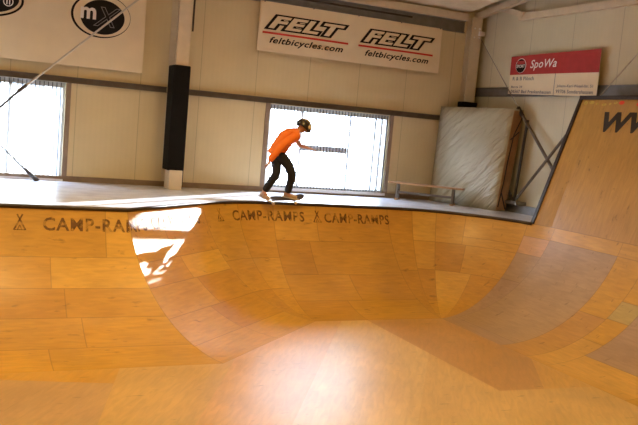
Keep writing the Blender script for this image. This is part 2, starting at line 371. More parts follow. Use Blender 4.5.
top('gable_girt', bxm(XR - 0.10, XR - 0.001, 0.0, 14.2, 4.06, 4.20), m_post, (XR, 7, 4.06), 'cream steel beam along the right wall high above the red banner', 'beam')
top('gable_rafter', bmb((10.78, YB - 0.05, EAVE - 0.06), (10.78, RIDGE_Y, roof_z(RIDGE_Y) - 0.06), 0.12, 0.13), m_post, (10.78, 10, EAVE), 'sloping cream steel rafter rising from the corner column', 'beam')
top('purlin_stub', bmb((10.93, 14.95, 4.42), (10.93, 14.05, 4.16), 0.12, 0.12), m_post, (10.8, 14.2, 4.2), 'short brownish steel bracket joining rafter to the right wall beam', 'bracket')

# columns
def column(cx, y0, y1, ztop, wd, label, foot):
    t = thing('steel_column', (cx, (y0 + y1) / 2, 0), label, 'column')
    bm = bmesh.new(); box(bm, cx - wd / 2, cx + wd / 2, y0, y0 + 0.015, 0, ztop); box(bm, cx - wd / 2, cx + wd / 2, y1 - 0.015, y1, 0, ztop); box(bm, cx - 0.006, cx + 0.006, y0 + 0.015, y1 - 0.015, 0, ztop)
    obj('steel_section', bm, m_post, t); return t
c1 = column(3.90, 15.0, YB - 0.002, 4.22, 0.24, 'cream steel column wrapped in a tall black pad left of the skater', True)
bm = bmesh.new(); box(bm, 3.74, 4.06, 14.96, 15.40, 0.36, 2.35, 0.02); obj('black_pad', bm, m_pad, c1)
bm = bmesh.new(); box(bm, 3.775, 4.03, 14.93, 15.3, 0.0, 0.37, 0.008); obj('foot_casing', bm, m_post, c1)
bm = bmesh.new(); box(bm, 4.03, 4.075, 15.05, 15.35, 0.02, 0.36); obj('black_side_strip', bm, m_pad, c1)
bm = bmesh.new(); box(bm, 4.035, 4.065, 14.98, 15.01, 3.0, 4.2); obj('cable_strip', bm, m_black, c1)
c2 = column(10.70, 15.38, YB - 0.002, 4.2, 0.26, 'cream steel corner column with a black pad collar behind the leaning mat', False)
bm = bmesh.new(); box(bm, 10.52, 10.90, 15.33, 15.585, 0.0, 2.30, 0.02); obj('black_pad', bm, m_pad, c2)
bm = bmesh.new()
for z in (3.75, 3.95): tube(bm, [(10.77, 15.375, z), (10.77, 15.35, z)], 0.025, 6); tube(bm, [(10.64, 15.375, z), (10.64, 15.35, z)], 0.02, 6)
box(bm, 10.76, 10.9, 15.33, 15.38, 3.80, 3.90); obj('bolt', bm, m_bwhite, c2)

# wind braces
t = thing('brace_rod', (1.7, 15.3, 2.2), 'long diagonal rod crossing the left banner, pale above and black below', 'brace rod')
obj('rod', tb([(3.72, 15.3, 4.1), (1.15, 15.3, 1.67)], 0.018), m_rod, t); obj('turnbuckle', tb([(1.19, 15.3, 1.71), (1.05, 15.3, 1.58)], 0.034), m_black, t)
obj('padded_lower_rod', tb([(1.10, 15.3, 1.63), (-0.45, 15.3, 0.0)], 0.022), m_black, t)
t = thing('brace_rod', (0.5, 15.32, 0), 'thin black diagonal rod reaching the deck in front of the left window', 'brace rod')
obj('rod', tb([(1.38, 15.32, 0.06), (-2.6, 15.34, 3.85)], 0.016), m_black, t); obj('foot_fitting', tb([(1.46, 15.32, 0.0), (1.22, 15.32, 0.22)], [0.045, 0.026]), m_black, t)

# ------------------------------------------------------------------ bowl
R = 2.316; TH = math.radians(72); L = R * TH; H = 1.6; SM = R * math.sin(TH)
F1 = (3.15, 9.16); DA = math.radians(42); dx, dy = math.cos(DA), math.sin(DA); TD = (11.06 - 9.16) / dy
P2 = (F1[0] + TD * dx, 11.06); P3 = (7.6, 11.06); HIP = math.tan(DA / 2)
P4 = (7.6, 3.2); P5 = (-2.5, 3.2); P6 = (-2.5, 9.16)
def prof(v):
    tt = TH - v / R; return R * math.sin(tt), R * (1 - math.cos(tt)) - H
def S(sec, u, v, lift=0.0):
    tt = TH - v / R; s = R * math.sin(tt) - lift * math.sin(tt); z = R * (1 - math.cos(tt)) - H + lift * math.cos(tt)
    if sec == 'left': return (u, 9.16 + s, z)
    if sec == 'diag': return (F1[0] + u * dx - s * dy, F1[1] + u * dy + s * dx, z)
    if sec == 'back': return (u, 11.06 + s, z)
    if sec == 'right': return (7.6 + s, u, z)
    if sec == 'near': return (u, 3.2 - s, z)
    if sec == 'west': return (-2.5 - s, u, z)
    c, a = {'p2': (P2, PI / 2 + DA - u), 'p3': (P3, PI / 2 - u), 'p4': (P4, -u), 'p5': (P5, -PI / 2 - u), 'p6': (P6, PI - u)}[sec]
    return (c[0] + s * math.cos(a), c[1] + s * math.sin(a), z)
OR1, OR2, OR3, OR4 = (0.58, 0.325, 0.040), (0.54, 0.290, 0.032), (0.63, 0.370, 0.052), (0.49, 0.255, 0.028)
OR5 = (0.62, 0.37, 0.085)
GREY, GREY2, PINK, TAN = (0.43, 0.30, 0.175), (0.42, 0.29, 0.19), (0.60, 0.36, 0.17), (0.50, 0.28, 0.085)
bm = bmesh.new(); lc = bm.loops.layers.float_color.new('tint'); l1 = bm.loops.layers.uv.new('low'); l2 = bm.loops.layers.uv.new('high')
def sheet(sec, u0, u1, v0, v1, tint):
    """one plywood sheet bent onto the bowl; u0/u1 may depend on v (the hip)"""
    f0 = u0 if callable(u0) else (lambda v: u0); f1 = u1 if callable(u1) else (lambda v: u1)
    um = (f0(v0) + f1(v0)) / 2; scale = SM if sec[0] == 'p' else 1.0
    wid = abs(f1((v0 + v1) / 2) - f0((v0 + v1) / 2)) * scale
    nu = max(1, int(math.ceil(wid / 0.12))) if sec[0] == 'p' else 2; nv = max(1, int(math.ceil((v1 - v0) / 0.12)))
    g = [[bm.verts.new(S(sec, f0(v0 + (v1 - v0) * j / nv) + (f1(v0 + (v1 - v0) * j / nv) - f0(v0 + (v1 - v0) * j / nv)) * i / nu, v0 + (v1 - v0) * j / nv)) for i in range(nu + 1)] for j in range(nv + 1)]
    for j in range(nv):
        for i in range(nu):
            idx = ((j, i), (j + 1, i), (j + 1, i + 1), (j, i + 1))
            try: f = bm.faces.new([g[a][b] for a, b in idx])
            except ValueError: continue
            f.smooth = True
            for lo, (a, b) in zip(f.loops, idx):
                lo[lc] = tint + (1,)
                fu, fv = b / nu * wid, a / nv * (v1 - v0)
                lo[l1].uv = (fu, fv); lo[l2].uv = (wid - fu, v1 - v0 - fv)
def jit(c): k = 1 + random.uniform(-0.05, 0.05); return tuple(x * k for x in c)
left_end = lambda v: F1[0] - prof(v)[0] * HIP
diag_start = lambda v: prof(v)[0] * HIP
# left wall section, rows of sheets
rows = (0.0, 0.71, 1.19, 1.69, 2.30, L)
cuts = [(-2.5, 0.35, 2.0), (-2.5, -0.6, 1.26), (-2.5, -1.0, 1.42), (-2.5, 0.1, 1.6), (-2.5, -0.4, 1.15)]
cols = [(OR2, OR1, OR3), (OR1, OR2, OR3), (OR2, OR4, OR2), (OR1, OR1, OR1), (OR3, OR1, OR1)]
for r_ in range(5):
    c = list(cuts[r_]) + [left_end]
    for k in range(3): sheet('left', c[k], c[k + 1], rows[r_], rows[r_ + 1], jit(cols[r_][k]))
# diagonal section
rows = (0.0, 0.80, 1.20, 1.75, 2.35, L)
mid = [1.62, 1.72, 1.80, 1.5, 1.55]
cols = [(OR1, OR2), (OR2, OR3), (OR1, OR4), (OR1, OR4), (OR1, OR1)]
for r_ in range(5):
    sheet('diag', diag_start, mid[r_], rows[r_], rows[r_ + 1], jit(cols[r_][0])); sheet('diag', mid[r_], TD, rows[r_], rows[r_ + 1], jit(cols[r_][1]))
# pocket between diagonal and back
rows = (0.0, 1.05, 1.75, L)
for r_ in range(3):
    sheet('p2', 0, DA * 0.55, rows[r_], rows[r_ + 1], jit((OR1, OR2, OR4)[r_])); sheet('p2', DA * 0.55, DA, rows[r_], rows[r_ + 1], jit((OR2, OR1, OR2)[r_]))
rows = (0.0, 0.70, 1.42, 2.10, L)
cuts = [(P2[0], 6.1, 7.6), (P2[0], 5.9, 7.6), (P2[0], 6.5, 7.6), (P2[0], 6.2, 7.6)]
cols = [(OR1, OR2), (OR4, OR2), (OR2, OR4), (OR4, OR2)]
for r_ in range(4):
    for k in range(2): sheet('back', cuts[r_][k], cuts[r_][k + 1], rows[r_], rows[r_ + 1], jit(cols[r_][k]))
# right-hand pocket
A = PI / 2
sheet('p3', 0, 0.24, 0, 1.3, jit(OR2)); sheet('p3', 0, 0.24, 1.3, L, jit(OR4))
sheet('p3', 0.24, 0.46, 0, 0.62, OR3); sheet('p3', 0.24, 0.46, 0.62, 1.25, OR1); sheet('p3', 0.24, 0.46, 1.25, 2.1, OR4); sheet('p3', 0.24, 0.46, 2.1, L, OR2)
sheet('p3', 0.46, 0.72, 0, 0.62, OR1); sheet('p3', 0.46, 0.76, 0.62, 1.25, OR4); sheet('p3', 0.46, 0.90, 1.25, L, OR3)
sheet('p3', 0.72, 1.28, 0, 0.45, OR1); sheet('p3', 0.76, 1.28, 0.62, 1.25, OR1); sheet('p3', 0.72, 1.28, 0.45, 0.62, OR1); sheet('p3', 0.90, 1.28, 1.25, L, OR2)
sheet('p3', 1.28, A, 0, 0.25, OR1); sheet('p3', 1.28, A, 0.25, 0.60, PINK); sheet('p3', 1.28, A, 0.60, 1.20, GREY); sheet('p3', 1.28, A, 1.20, L, GREY2)
# right wall
sheet('right', 9.46, 11.06, 0, 0.24, OR1); sheet('right', 9.46, 11.06, 0.24, 2.62, GREY); sheet('right', 9.46, 11.06, 2.62, L, GREY2)
sheet('right', 8.88, 9.46, 0.24, 1.35, OR1); sheet('right', 8.88, 9.46, 1.35, L, (0.52, 0.29, 0.075)); sheet('right', 7.0, 9.46, 0, 0.24, OR1)
sheet('right', 8.45, 8.88, 0.24, 0.95, OR1); sheet('right', 8.45, 8.88, 0.95, 1.32, (0.48, 0.37, 0.13)); sheet('right', 8.45, 8.88, 1.32, 1.85, OR1); sheet('right', 8.45, 8.88, 1.85, L, OR5)
sheet('right', 7.0, 8.45, 0.24, 0.9, OR1); sheet('right', 7.0, 8.45, 0.9, 2.2, GREY2); sheet('right', 7.0, 8.45, 2.2, L, OR5); sheet('right', 3.2, 7.0, 0, L, OR1)
# the parts of the bowl behind the photographer's side
sheet('p4', 0, A, 0, L, OR1); sheet('p5', 0, A, 0, L, OR1); sheet('p6', 0, A, 0, L, OR2)
for a in range(4): sheet('near', -2.5 + a * 2.525, -2.5 + (a + 1) * 2.525, 0, L, jit(OR1))
for a in range(3): sheet('west', 3.2 + a * 1.987, 3.2 + (a + 1) * 1.987, 0, L, jit(OR2))
bowl = thing('skate_bowl', (3.0, 7.5, -H), 'big wooden skate bowl of orange and grey plywood sheets with lettered rim', 'skate ramp')
surf = obj('curved_wall', bm, m_ply, bowl)
# flat bottom: polygons cut by sheet joints
def cut(poly, a, b):
    """split polygon by the line a-b: (left part, right part)"""
    lft, rgt = [], []
    sd_ = lambda p: (b[0] - a[0]) * (p[1] - a[1]) - (b[1] - a[1]) * (p[0] - a[0])
    for i, p in enumerate(poly):
        q = poly[(i + 1) % len(poly)]; d, e = sd_(p), sd_(q)
        if d >= 0: lft.append(p)
        if d <= 0: rgt.append(p)
        if d * e < 0:
            k = d / (d - e); x = (p[0] + (q[0] - p[0]) * k, p[1] + (q[1] - p[1]) * k); lft.append(x); rgt.append(x)
    return lft, rgt
flat = [(-2.5, 9.16), (3.15, 9.16), (P2[0], 11.06), (7.6, 11.06), (7.6, 3.2), (-2.5, 3.2)]
bm = bmesh.new(); lc = bm.loops.layers.float_color.new('tint'); l1 = bm.loops.layers.uv.new('low'); l2 = bm.loops.layers.uv.new('high')
def floor_poly(p, tint):
    if len(p) < 3: return
    f = bm.faces.new([bm.verts.new((x, y, -H)) for x, y in p])
    if f.normal.z < 0: f.normal_flip()
    for lo in f.loops:
        lo[lc] = tint + (1,); x, y = lo.vert.co.x, lo.vert.co.y
        lo[l1].uv = (20 + x * 0.54 + y * 0.84, 20 + x * 0.84 - y * 0.54); lo[l2].uv = (20, 20)
FP1, FP2, FP3 = (0.62, 0.42, 0.16), (0.66, 0.47, 0.21), (0.59, 0.39, 0.13)
west, east = cut(flat, (6.18, 0), (6.18, 20))
e_hi, e_lo = cut(east, (6, 7.62), (8, 7.50))
t1_, t2_ = cut(e_hi, (6.72, 7.4), (7.6, 8.74)); floor_poly(t1_, TAN); floor_poly(t2_, OR5); floor_poly(e_lo, FP1)
a_, b_ = cut(west, (4.25, 8.73), (5.22, 10.27))
b1_, b2_ = cut(b_, (4.52, 6.81), (5.97, 8.91)); floor_poly(b1_, FP2); floor_poly(b2_, FP1)
c_, d_ = cut(a_, (1.36, 7.46), (1.89, 9.17))
d1, d2 = cut(d_, (2.6, 7.9), (3.4, 9.4)); floor_poly(d1, FP3); floor_poly(d2, (0.64, 0.39, 0.14))
c1_, c2_ = cut(c_, (0.0, 9.10), (1.75, 8.62)); floor_poly(c1_, OR1); floor_poly(c2_, (0.50, 0.33, 0.16))
fb = obj('flat_bottom', bm, m_plyflat, bowl)
for p in fb.data.polygons:
    if p.normal.z < 0: p.flip()
# rim line, coping and deck
def rim_pts(off=0.0):
    v = 0.0; pts = []
    pts += [S('left', u, v) for u in (-2.5, 0, left_end(0))]
    pts += [S('diag', u, v) for u in (TD * 0.6, TD)]
    pts += [S('p2', DA * k / 6, v) for k in range(1, 7)] + [S('back', 6.5, v)] + [S('p3', A * k / 12, v) for k in range(0, 13)]
    pts += [S('right', y, v) for y in (9, 6, 3.2)] + [S('p4', A * k / 8, v) for k in range(1, 9)] + [S('near', x, v) for x in (5, 2, -2.5)]
    pts += [S('p5', A * k / 8, v) for k in range(1, 9)] + [S('west', y, v) for y in (5, 7, 9.16)] + [S('p6', A * k / 8, v) for k in range(1, 9)]
    return pts
rp = rim_pts()
cop = [p for p in rp if not (p[0] > 9.2 and p[1] < 11.9)]
i0 = next(i for i, p in enumerate(rp) if p[0] > 9.2 and p[1] < 11.9)
bm = bmesh.new(); tube(bm, [(x, y, 0.0) for x, y, z in rp[:i0]] + [(9.72, 11.60, 0.0)], 0.03, 8); obj('coping', bm, m_coping, bowl, True)
bm = bmesh.new()
def outer(p):
    x, y, z = p
    if y > 11.06 and x < 7.6: return (x, YB - 0.03)
    if y > 11.06: a = math.atan2(y - 11.06, x - 7.6); return (XR - 0.001, YB - 0.03) if abs(a - PI / 4) < 0.07 else ((7.6 + (YB - 0.03 - 11.06) / math.tan(a), YB - 0.03) if a > PI / 4 and 7.6 + (YB - 11.09) / math.tan(a) < XR - 0.001 else (XR - 0.001, min(YB - 0.03, 11.06 + (XR - 7.601) * math.tan(a))))
    if x > 7.6 and y >= 3.2: return (XR - 0.001, y)
    if y < 3.2 and x > 7.6: a = math.atan2(y - 3.2, x - 7.6); return (XR - 0.001, 3.2 + (XR - 7.601) * math.tan(a)) if a > -0.99 else (7.6 + (YF + 0.01 - 3.2) / math.tan(a), YF + 0.01)
    if y < 3.2 and x >= -2.5: return (x, YF + 0.01)
    if y < 3.2: a = math.atan2(y - 3.2, x + 2.5); return (-2.5 + (YF + 0.01 - 3.2) / math.tan(a), YF + 0.01) if -2.5 + (YF + 0.01 - 3.2) / math.tan(a) > XL + 0.01 else (XL + 0.01, 3.2 + (XL + 2.51) * math.tan(a))
    if x < -2.5 and y <= 9.16: return (XL + 0.01, y)
    if y > 9.16 and x < -2.5: a = math.atan2(y - 9.16, x + 2.5); return (XL + 0.01, 9.16 + (XL + 2.51) * math.tan(a)) if 9.16 + (XL + 2.51) * math.tan(a) < YB - 0.03 else (-2.5 + (YB - 9.19) / math.tan(a), YB - 0.03)
    return (x, YB - 0.03)
n = len(rp)
for th_, zz in ((0, 0.0), (1, -0.03)):
    for i in range(n):
        p, q = rp[i], rp[(i + 1) % n]; po, qo = outer(p), outer(q)
        vs = [bm.verts.new((p[0], p[1], zz)), bm.verts.new((q[0], q[1], zz)), bm.verts.new((qo[0], qo[1], zz))]
        if (Vector(po) - Vector(qo)).length > 1e-4: vs.append(bm.verts.new((po[0], po[1], zz)))
        try: bm.faces.new(vs)
        except ValueError: pass
        if abs(po[0] - qo[0]) > 1e-3 and abs(po[1] - qo[1]) > 1e-3 and zz == 0.0:
            cx = XR - 0.001 if max(po[0], qo[0]) > 8 else XL + 0.01; cyy = YB - 0.03 if max(po[1], qo[1]) > 8 else YF + 0.01
            bm.faces.new([bm.verts.new((po[0], po[1], zz)), bm.verts.new((qo[0], qo[1], zz)), bm.verts.new((cx, cyy, zz))])
dk = obj('deck', bm, m_deck, bowl)
for p in dk.data.polygons:
    if p.normal.z < 0: p.flip()

# stencilled rim lettering
S02 = prof(0.2)[0]
wl = left_end(0.2); wd_ = wl + (TD - diag_start(0.2)); wp = wd_ + S02 * DA; wb = wp + (7.6 - P2[0])
def rim_at(w_, v):
    if w_ < wl: return S('left', w_, v, 0.004)
    if w_ < wd_: return S('diag', diag_start(0.2) + w_ - wl, v, 0.004)
    if w_ < wp: return S('p2', (w_ - wd_) / S02, v, 0.004)
    if w_ < wb: return S('back', P2[0] + w_ - wp, v, 0.004)
    return S('p3', (w_ - wb) / S02, v, 0.004)
def tent(x0):
    ms = []
    def stroke(a, b, t_):
        d = (Vector(b) - Vector(a)).normalized(); nn = Vector((-d.y, d.x)) * t_ / 2; bmm = bmesh.new()
        bmm.faces.new([bmm.verts.new((p[0], p[1], 0)) for p in (Vector(a) - nn, Vector(b) - nn, Vector(b) + nn, Vector(a) + nn)])
        me = bpy.data.meshes.new('s'); bmm.to_mesh(me); bmm.free(); ms.append(me)
    stroke((x0, 0), (x0 + 0.11, 0.22), 0.022); stroke((x0 + 0.15, 0), (x0 + 0.04, 0.22), 0.022)
    stroke((x0 + 0.045, 0.0), (x0 + 0.075, 0.07), 0.014); stroke((x0 + 0.105, 0.0), (x0 + 0.075, 0.07), 0.014); stroke((x0 + 0.0, 0.005), (x0 + 0.15, 0.005), 0.012)
    return join_meshes(ms)
for x_t, x_w, wlen in ((0.80, 1.17, 1.55), (None, 2.86, 1.30), (wd_ + 0.33, wd_ + 0.71, 1.45), (wp + 0.78, wp + 1.00, 1.36)):
    ms = []
    me = font_mesh('CAMP-RAMPS', 0.27, 0.0, 0.006, 1.12); fit(me, x_w, x_w + wlen, 0.0, 0.19); subdiv_mesh(me, 0.06); ms.append(me)
    if x_t is not None: link('stencil_tent', remap(subdiv_mesh(tent(x_t), 0.06), lambda x, y: rim_at(x, 0.33 - y)), m_stencil, bowl)
    me = join_meshes(ms); remap(me, lambda x, y: rim_at(x, 0.33 - y)); link('stencil_lettering', me, m_stencil, bowl)

# ------------------------------------------------------------------ raised extension on the right wall
ext = thing('ramp_extension', (10.2, 9.4, 0), 'tall plywood extension leaning above the right rim with big black letters', 'skate ramp')
EY0, EY1, EZ = 6.6, 11.58, 2.36
def E(y, z, lift=0.0):
    if y > 11.06: b = 7.6 + math.sqrt(max(0.0, SM * SM - (y - 11.06) ** 2))
    else: b = 7.6 + SM
    tx = 10.55; x = b + (tx - b) * z / EZ
    return (x - lift * 0.94, y, z + lift * 0.33)
bm = bmesh.new(); lc = bm.loops.layers.float_color.new('tint'); l1 = bm.loops.layers.uv.new('low'); l2 = bm.loops.layers.uv.new('high')
def ext_sheet(y0, y1, z0, z1, tint):
    ny = 6; nz_ = 3
    g = [[bm.verts.new(E(y0 + (y1 - y0) * i / ny, z0 + (z1 - z0) * j / nz_, 0.002)) for i in range(ny + 1)] for j in range(nz_ + 1)]
    for j in range(nz_):
        for i in range(ny):
            idx = ((j, i), (j, i + 1), (j + 1, i + 1), (j + 1, i)); f = bm.faces.new([g[a][b] for a, b in idx])
            for lo, (a, b) in zip(f.loops, idx):
                lo[lc] = tint + (1,); fu, fv = b / ny * abs(y1 - y0), a / nz_ * (z1 - z0)
                lo[l1].uv = (fv, fu); lo[l2].uv = (z1 - z0 - fv, abs(y1 - y0) - fu)
EC1, EC2 = (0.48, 0.285, 0.066), (0.46, 0.265, 0.06)
ext_sheet(EY1, 9.05, 0.0, EZ, EC1); ext_sheet(9.05, EY0, 0.0, EZ, EC2)
obj('plywood_face', bm, m_plydull, ext)
for y in (EY1 - 0.012, 10.44, 9.22, 8.0, EY0 + 0.02):
    bm = bmesh.new(); a, b = E(y, 0.0, -0.03), E(y, EZ, -0.03)
    vs = [bm.verts.new(p) for p in (a, b, (10.90, y, EZ), (10.82, y, 0.0))]; vs2 = [bm.verts.new((p.co.x, p.co.y - 0.02, p.co.z)) for p in vs]
    bm.faces.new(vs); bm.faces.new(vs2[::-1])
    for i in range(4): bm.faces.new((vs[i], vs2[i], vs2[(i + 1) % 4], vs[(i + 1) % 4]))
    obj('support_rib', bm, m_rawply, ext)
bm = bmesh.new(); a, b = Vector(E(EY1, 0.0, 0.0)), Vector(E(EY1, EZ, 0.0)); beam(bm, a + Vector((0.0, 0.02, 0)), b + Vector((0.0, 0.02, 0.0)), 0.075, 0.05, up=(1, 0, 0.3)); obj('side_edge', bm, m_blackply, ext)
bm = bmesh.new(); beam(bm, (10.55, EY1 + 0.045, EZ + 0.02), (10.55, EY0, EZ + 0.02), 0.07, 0.07); obj('top_edge', bm, m_blackply, ext)
me = font_mesh('WWW.', 0.5, 0.13, 0.022, 1.0); fit(me, 0.0, 2.0, 1.76, 2.12)
remap(me, lambda x, y: E(10.90 - x, y, 0.006)); link('painted_letters', me, m_blackpaint, ext)
m_sty = M('yellow_sticker', (0.55, 0.42, 0.08), 0.5, vary=0.3, scale=30); m_str = M('red_sticker', (0.75, 0.06, 0.03), 0.5)
for y, wd, hh, mm in ((11.45, 0.10, 0.07, m_sty), (11.3, 0.14, 0.06, m_sty), (11.15, 0.07, 0.05, m_sty), (10.98, 0.12, 0.05, m_sty), (10.84, 0.05, 0.05, m_sty), (10.72, 0.09, 0.05, m_sty), (10.58, 0.13, 0.07, m_str), (10.18, 0.12, 0.06, m_str), (9.9, 0.1, 0.06, m_sty)):
    me = ellipse_mesh(0, 0, wd / 2, hh / 2, seg=9); remap(me, lambda x, yy: E(y + x, 2.27 + yy + 0.02 * math.sin(y * 9), 0.006)); link('sticker', me, mm, ext)

# ------------------------------------------------------------------ banners
def wave(x, z): return 0.010 * math.sin(x * 2.3 + z) + 0.008 * noise.noise(Vector((x * 1.4, z * 2.2, 0)))
def on_back(y, lift): return lambda x, z: (x, y - lift + wave(x, z), z)
def on_right(x_, lift): return lambda a, z: (x_ - lift + wave(a, z), -a, z)
def flat_part(name, me, fn, mat, parent, smooth=False):
    subdiv_mesh(me, 0.25); remap(me, fn); return link(name, me, mat, parent, smooth)
YBN = YB - 0.10
bt = thing('sponsor_banner', (7.8, YBN, 2.88), 'long white banner with black outlined logo twice over red lines', 'banner')
def felt_sheet():
    me = rect_mesh(5.53, 9.87, 2.86, 3.85, 40, 8); return me
flat_part('vinyl_sheet', felt_sheet(), on_back(YBN, 0.0), m_banner, bt, True)
for x0, x1, r0, r1, w0, w1 in ((5.64, 7.56, 5.62, 7.57, 5.78, 7.46), (7.83, 9.70, 7.81, 9.68, 7.98, 9.58)):
    o_ = font_mesh('FELT', 1.0, 0.35, 0.125, 1.05); i_ = font_mesh('FELT', 1.0, 0.35, 0.035, 1.05)
    src = [v.co.copy() for v in o_.vertices]; fit(o_, x0, x1, 3.30, 3.62, src); fit(i_, x0, x1, 3.30, 3.62, src)
    flat_part('logo_outline', o_, on_back(YBN, 0.005), m_bblack, bt); flat_part('logo_fill', i_, on_back(YBN, 0.009), m_banner, bt)
    flat_part('red_line', rect_mesh(r0, r1, 3.215, 3.255, 8, 1), on_back(YBN, 0.005), m_bred, bt)
    me = font_mesh('feltbicycles.com', 1.0, 0.32, 0.022, 1.08); fit(me, w0, w1, 3.00, 3.165); flat_part('web_address', me, on_back(YBN, 0.005), m_bblack, bt)
for x in (5.62, 6.7, 7.75, 8.8, 9.8): obj('hanging_clip', tb([(x, YBN - 0.02, 3.83), (x, YBN - 0.02, 3.89)], 0.012, 6), m_purlin, bt)

bl = thing('sponsor_banner', (0.5, YBN, 2.14), 'white banner at upper left with black oval logos behind the diagonal rod', 'banner')
flat_part('vinyl_sheet', rect_mesh(-2.2, 3.26, 2.15, 3.72, 44, 10), on_back(YBN, 0.0), m_banner, bl, True)
def oval_logo(cx, cz, name_left):
    flat_part('logo_ring', ellipse_mesh(cx - 0.03, cz + 0.02, 0.54, 0.40, (0.515, 0.378), inner_c=(cx - 0.012, cz + 0.022)), on_back(YBN, 0.005), m_bblack, bl)
    flat_part('logo_oval', ellipse_mesh(cx, cz, 0.40, 0.315), on_back(YBN, 0.006), m_bblack, bl)
    me = font_mesh('m', 1.0, 0.0, 0.03, 1.0); fit(me, cx - 0.40, cx - 0.12, cz - 0.06, cz + 0.15); flat_part('logo_letter', me, on_back(YBN, 0.010), m_bwhite, bl)
    a = font_mesh('X', 1.0, 0.3, 0.02); b = font_mesh('X', 1.0, 0.3, -0.005); src = [v.co.copy() for v in a.vertices]
    fit(a, cx - 0.17, cx + 0.33, cz - 0.17, cz + 0.19, src); fit(b, cx - 0.17, cx + 0.33, cz - 0.17, cz + 0.19, src)
    flat_part('logo_letter', a, on_back(YBN, 0.010), m_bgrey, bl); flat_part('logo_letter', b, on_back(YBN, 0.013), m_bblack, bl)
oval_logo(2.47, 3.09, True)
flat_part('logo_ring', ellipse_mesh(0.45, 3.17, 0.64, 0.33, (0.60, 0.295)), on_back(YBN, 0.005), m_bblack, bl)
flat_part('logo_oval', ellipse_mesh(0.45, 3.19, 0.56, 0.28), on_back(YBN, 0.006), m_bblack, bl)
flat_part('logo_badge', ellipse_mesh(0.83, 3.14, 0.085, 0.085, (0.07, 0.07)), on_back(YBN, 0.010), m_bwhite, bl)
for dx_ in (-0.022, 0.022): flat_part('logo_badge', rect_mesh(0.83 + dx_ - 0.009, 0.83 + dx_ + 0.009, 3.09, 3.19), on_back(YBN, 0.010), m_bwhite, bl)

XBN = XR - 0.12
br = thing('sponsor_banner', (XBN, 12.9, 2.45), 'red and white banner on the right wall above the leaning ramp extension', 'banner')
def skew(a, z):      # a = -y; the sheet hangs slightly out of square
    k = (a + 14.25) / 2.65
    zt = 3.29 + 0.03 * k; zb = 2.50 - 0.07 * k
    return a + 0.05 * (z - 2.9) * 0.0, zb + (zt - zb) * z
def on_banner(lift):
    f = on_right(XBN, lift)
    return lambda a, z: f(*skew(a, z))
flat_part('vinyl_sheet', rect_mesh(-14.25, -11.60, 0.0, 1.0, 24, 8), on_banner(0.0), m_banner, br, True)
flat_part('red_field', rect_mesh(-14.25, -11.60, 0.51, 1.0, 24, 4), on_banner(0.004), m_bred2, br, True)
flat_part('fold_line', rect_mesh(-12.78, -12.765, 0.0, 0.51, 1, 4), on_banner(0.005), m_bgrey, br)
def word(txt, y0, y1, z0, z1, mat, shear=0.0, bold=0.02):
    me = font_mesh(txt, 1.0, shear, bold, 1.05); fit(me, -y0, -y1, z0, z1); flat_part('lettering', me, on_banner(0.009), mat, br)
word('SpoWa', 13.58, 12.77, 0.60, 0.87, m_bwhite, 0.25, 0.01)
flat_part('club_badge', ellipse_mesh(-13.90, 0.745, 0.175, 0.19), on_banner(0.007), m_bwhite, br)
flat_part('club_badge', ellipse_mesh(-13.90, 0.74, 0.162, 0.178), on_banner(0.010), m_bblack, br)
flat_part('club_badge', rect_mesh(-14.03, -13.77, 0.78, 0.87, 2, 1), on_banner(0.012), m_bred2, br)
me = font_mesh('SPORT', 1.0, 0, 0.02); fit(me, -14.04, -13.76, 0.69, 0.77); flat_part('club_badge', me, on_banner(0.013), m_bwhite, br)
word('R & B Plösch', 14.13, 13.42, 0.36, 0.455, m_bgrey)
word('Berga 39', 14.15, 13.78, 0.145, 0.22, m_bgrey); word('06567 Bad Frankenhausen', 14.15, 12.85, 0.03, 0.115, m_bgrey)
word('Johann-Karl-Wezel-Str. 51', 12.69, 11.71, 0.17, 0.25, m_bgrey); word('99706 Sondershausen', 12.70, 11.69, 0.05, 0.135, m_bgrey)

# ------------------------------------------------------------------ braces on the right wall
XB = XR - 0.16
t = thing('brace_rod', (XB, 13.6, 2.1), 'dark brace falling from the corner column top to behind the ramp extension', 'brace rod')
obj('rod', tb([(XB, 15.36, 3.72), (XB, 13.75, 2.17)], 0.010), m_rodgrey, t); obj('turnbuckle', tb([(XB, 13.78, 2.20), (XB, 13.60, 2.02)], 0.045), m_black, t)
obj('padded_lower_rod', tb([(XB, 13.74, 2.16), (XB, 11.75, 0.30)], 0.033), m_girt, t)
t = thing('brace_rod', (XB - 0.05, 12.5, 1.5), 'dark brace rising from the mat foot to behind the red banner corner', 'brace rod')
obj('padded_lower_rod', tb([(XB - 0.05, 13.45, 0.30), (XB - 0.05, 11.95, 1.92)], 0.03), m_girt, t); obj('rod', tb([(XB - 0.05, 11.95, 1.92), (XB - 0.05, 9.2, 4.5)], 0.011), m_rod, t)
t = thing('steel_prop', (XR - 0.12, 13.55, 0), 'near-upright dark steel prop beside the brown edge of the mat', 'prop')
obj('post', tb([(XR - 0.15, 13.60, 0.17), (XR - 0.15, 13.44, 1.95)], 0.032), m_black, t)
bm = bmesh.new(); box(bm, XR - 0.28, XR - 0.02, 13.35, 13.80, 0.17, 0.24); obj('base_plate', bm, m_girt, t)
bm = bmesh.new(); tube(bm, [(XR - 0.16, 13.60, 0.22), (XR - 0.16, 13.86, 0.5)], 0.03); obj('strut', bm, m_black, t)

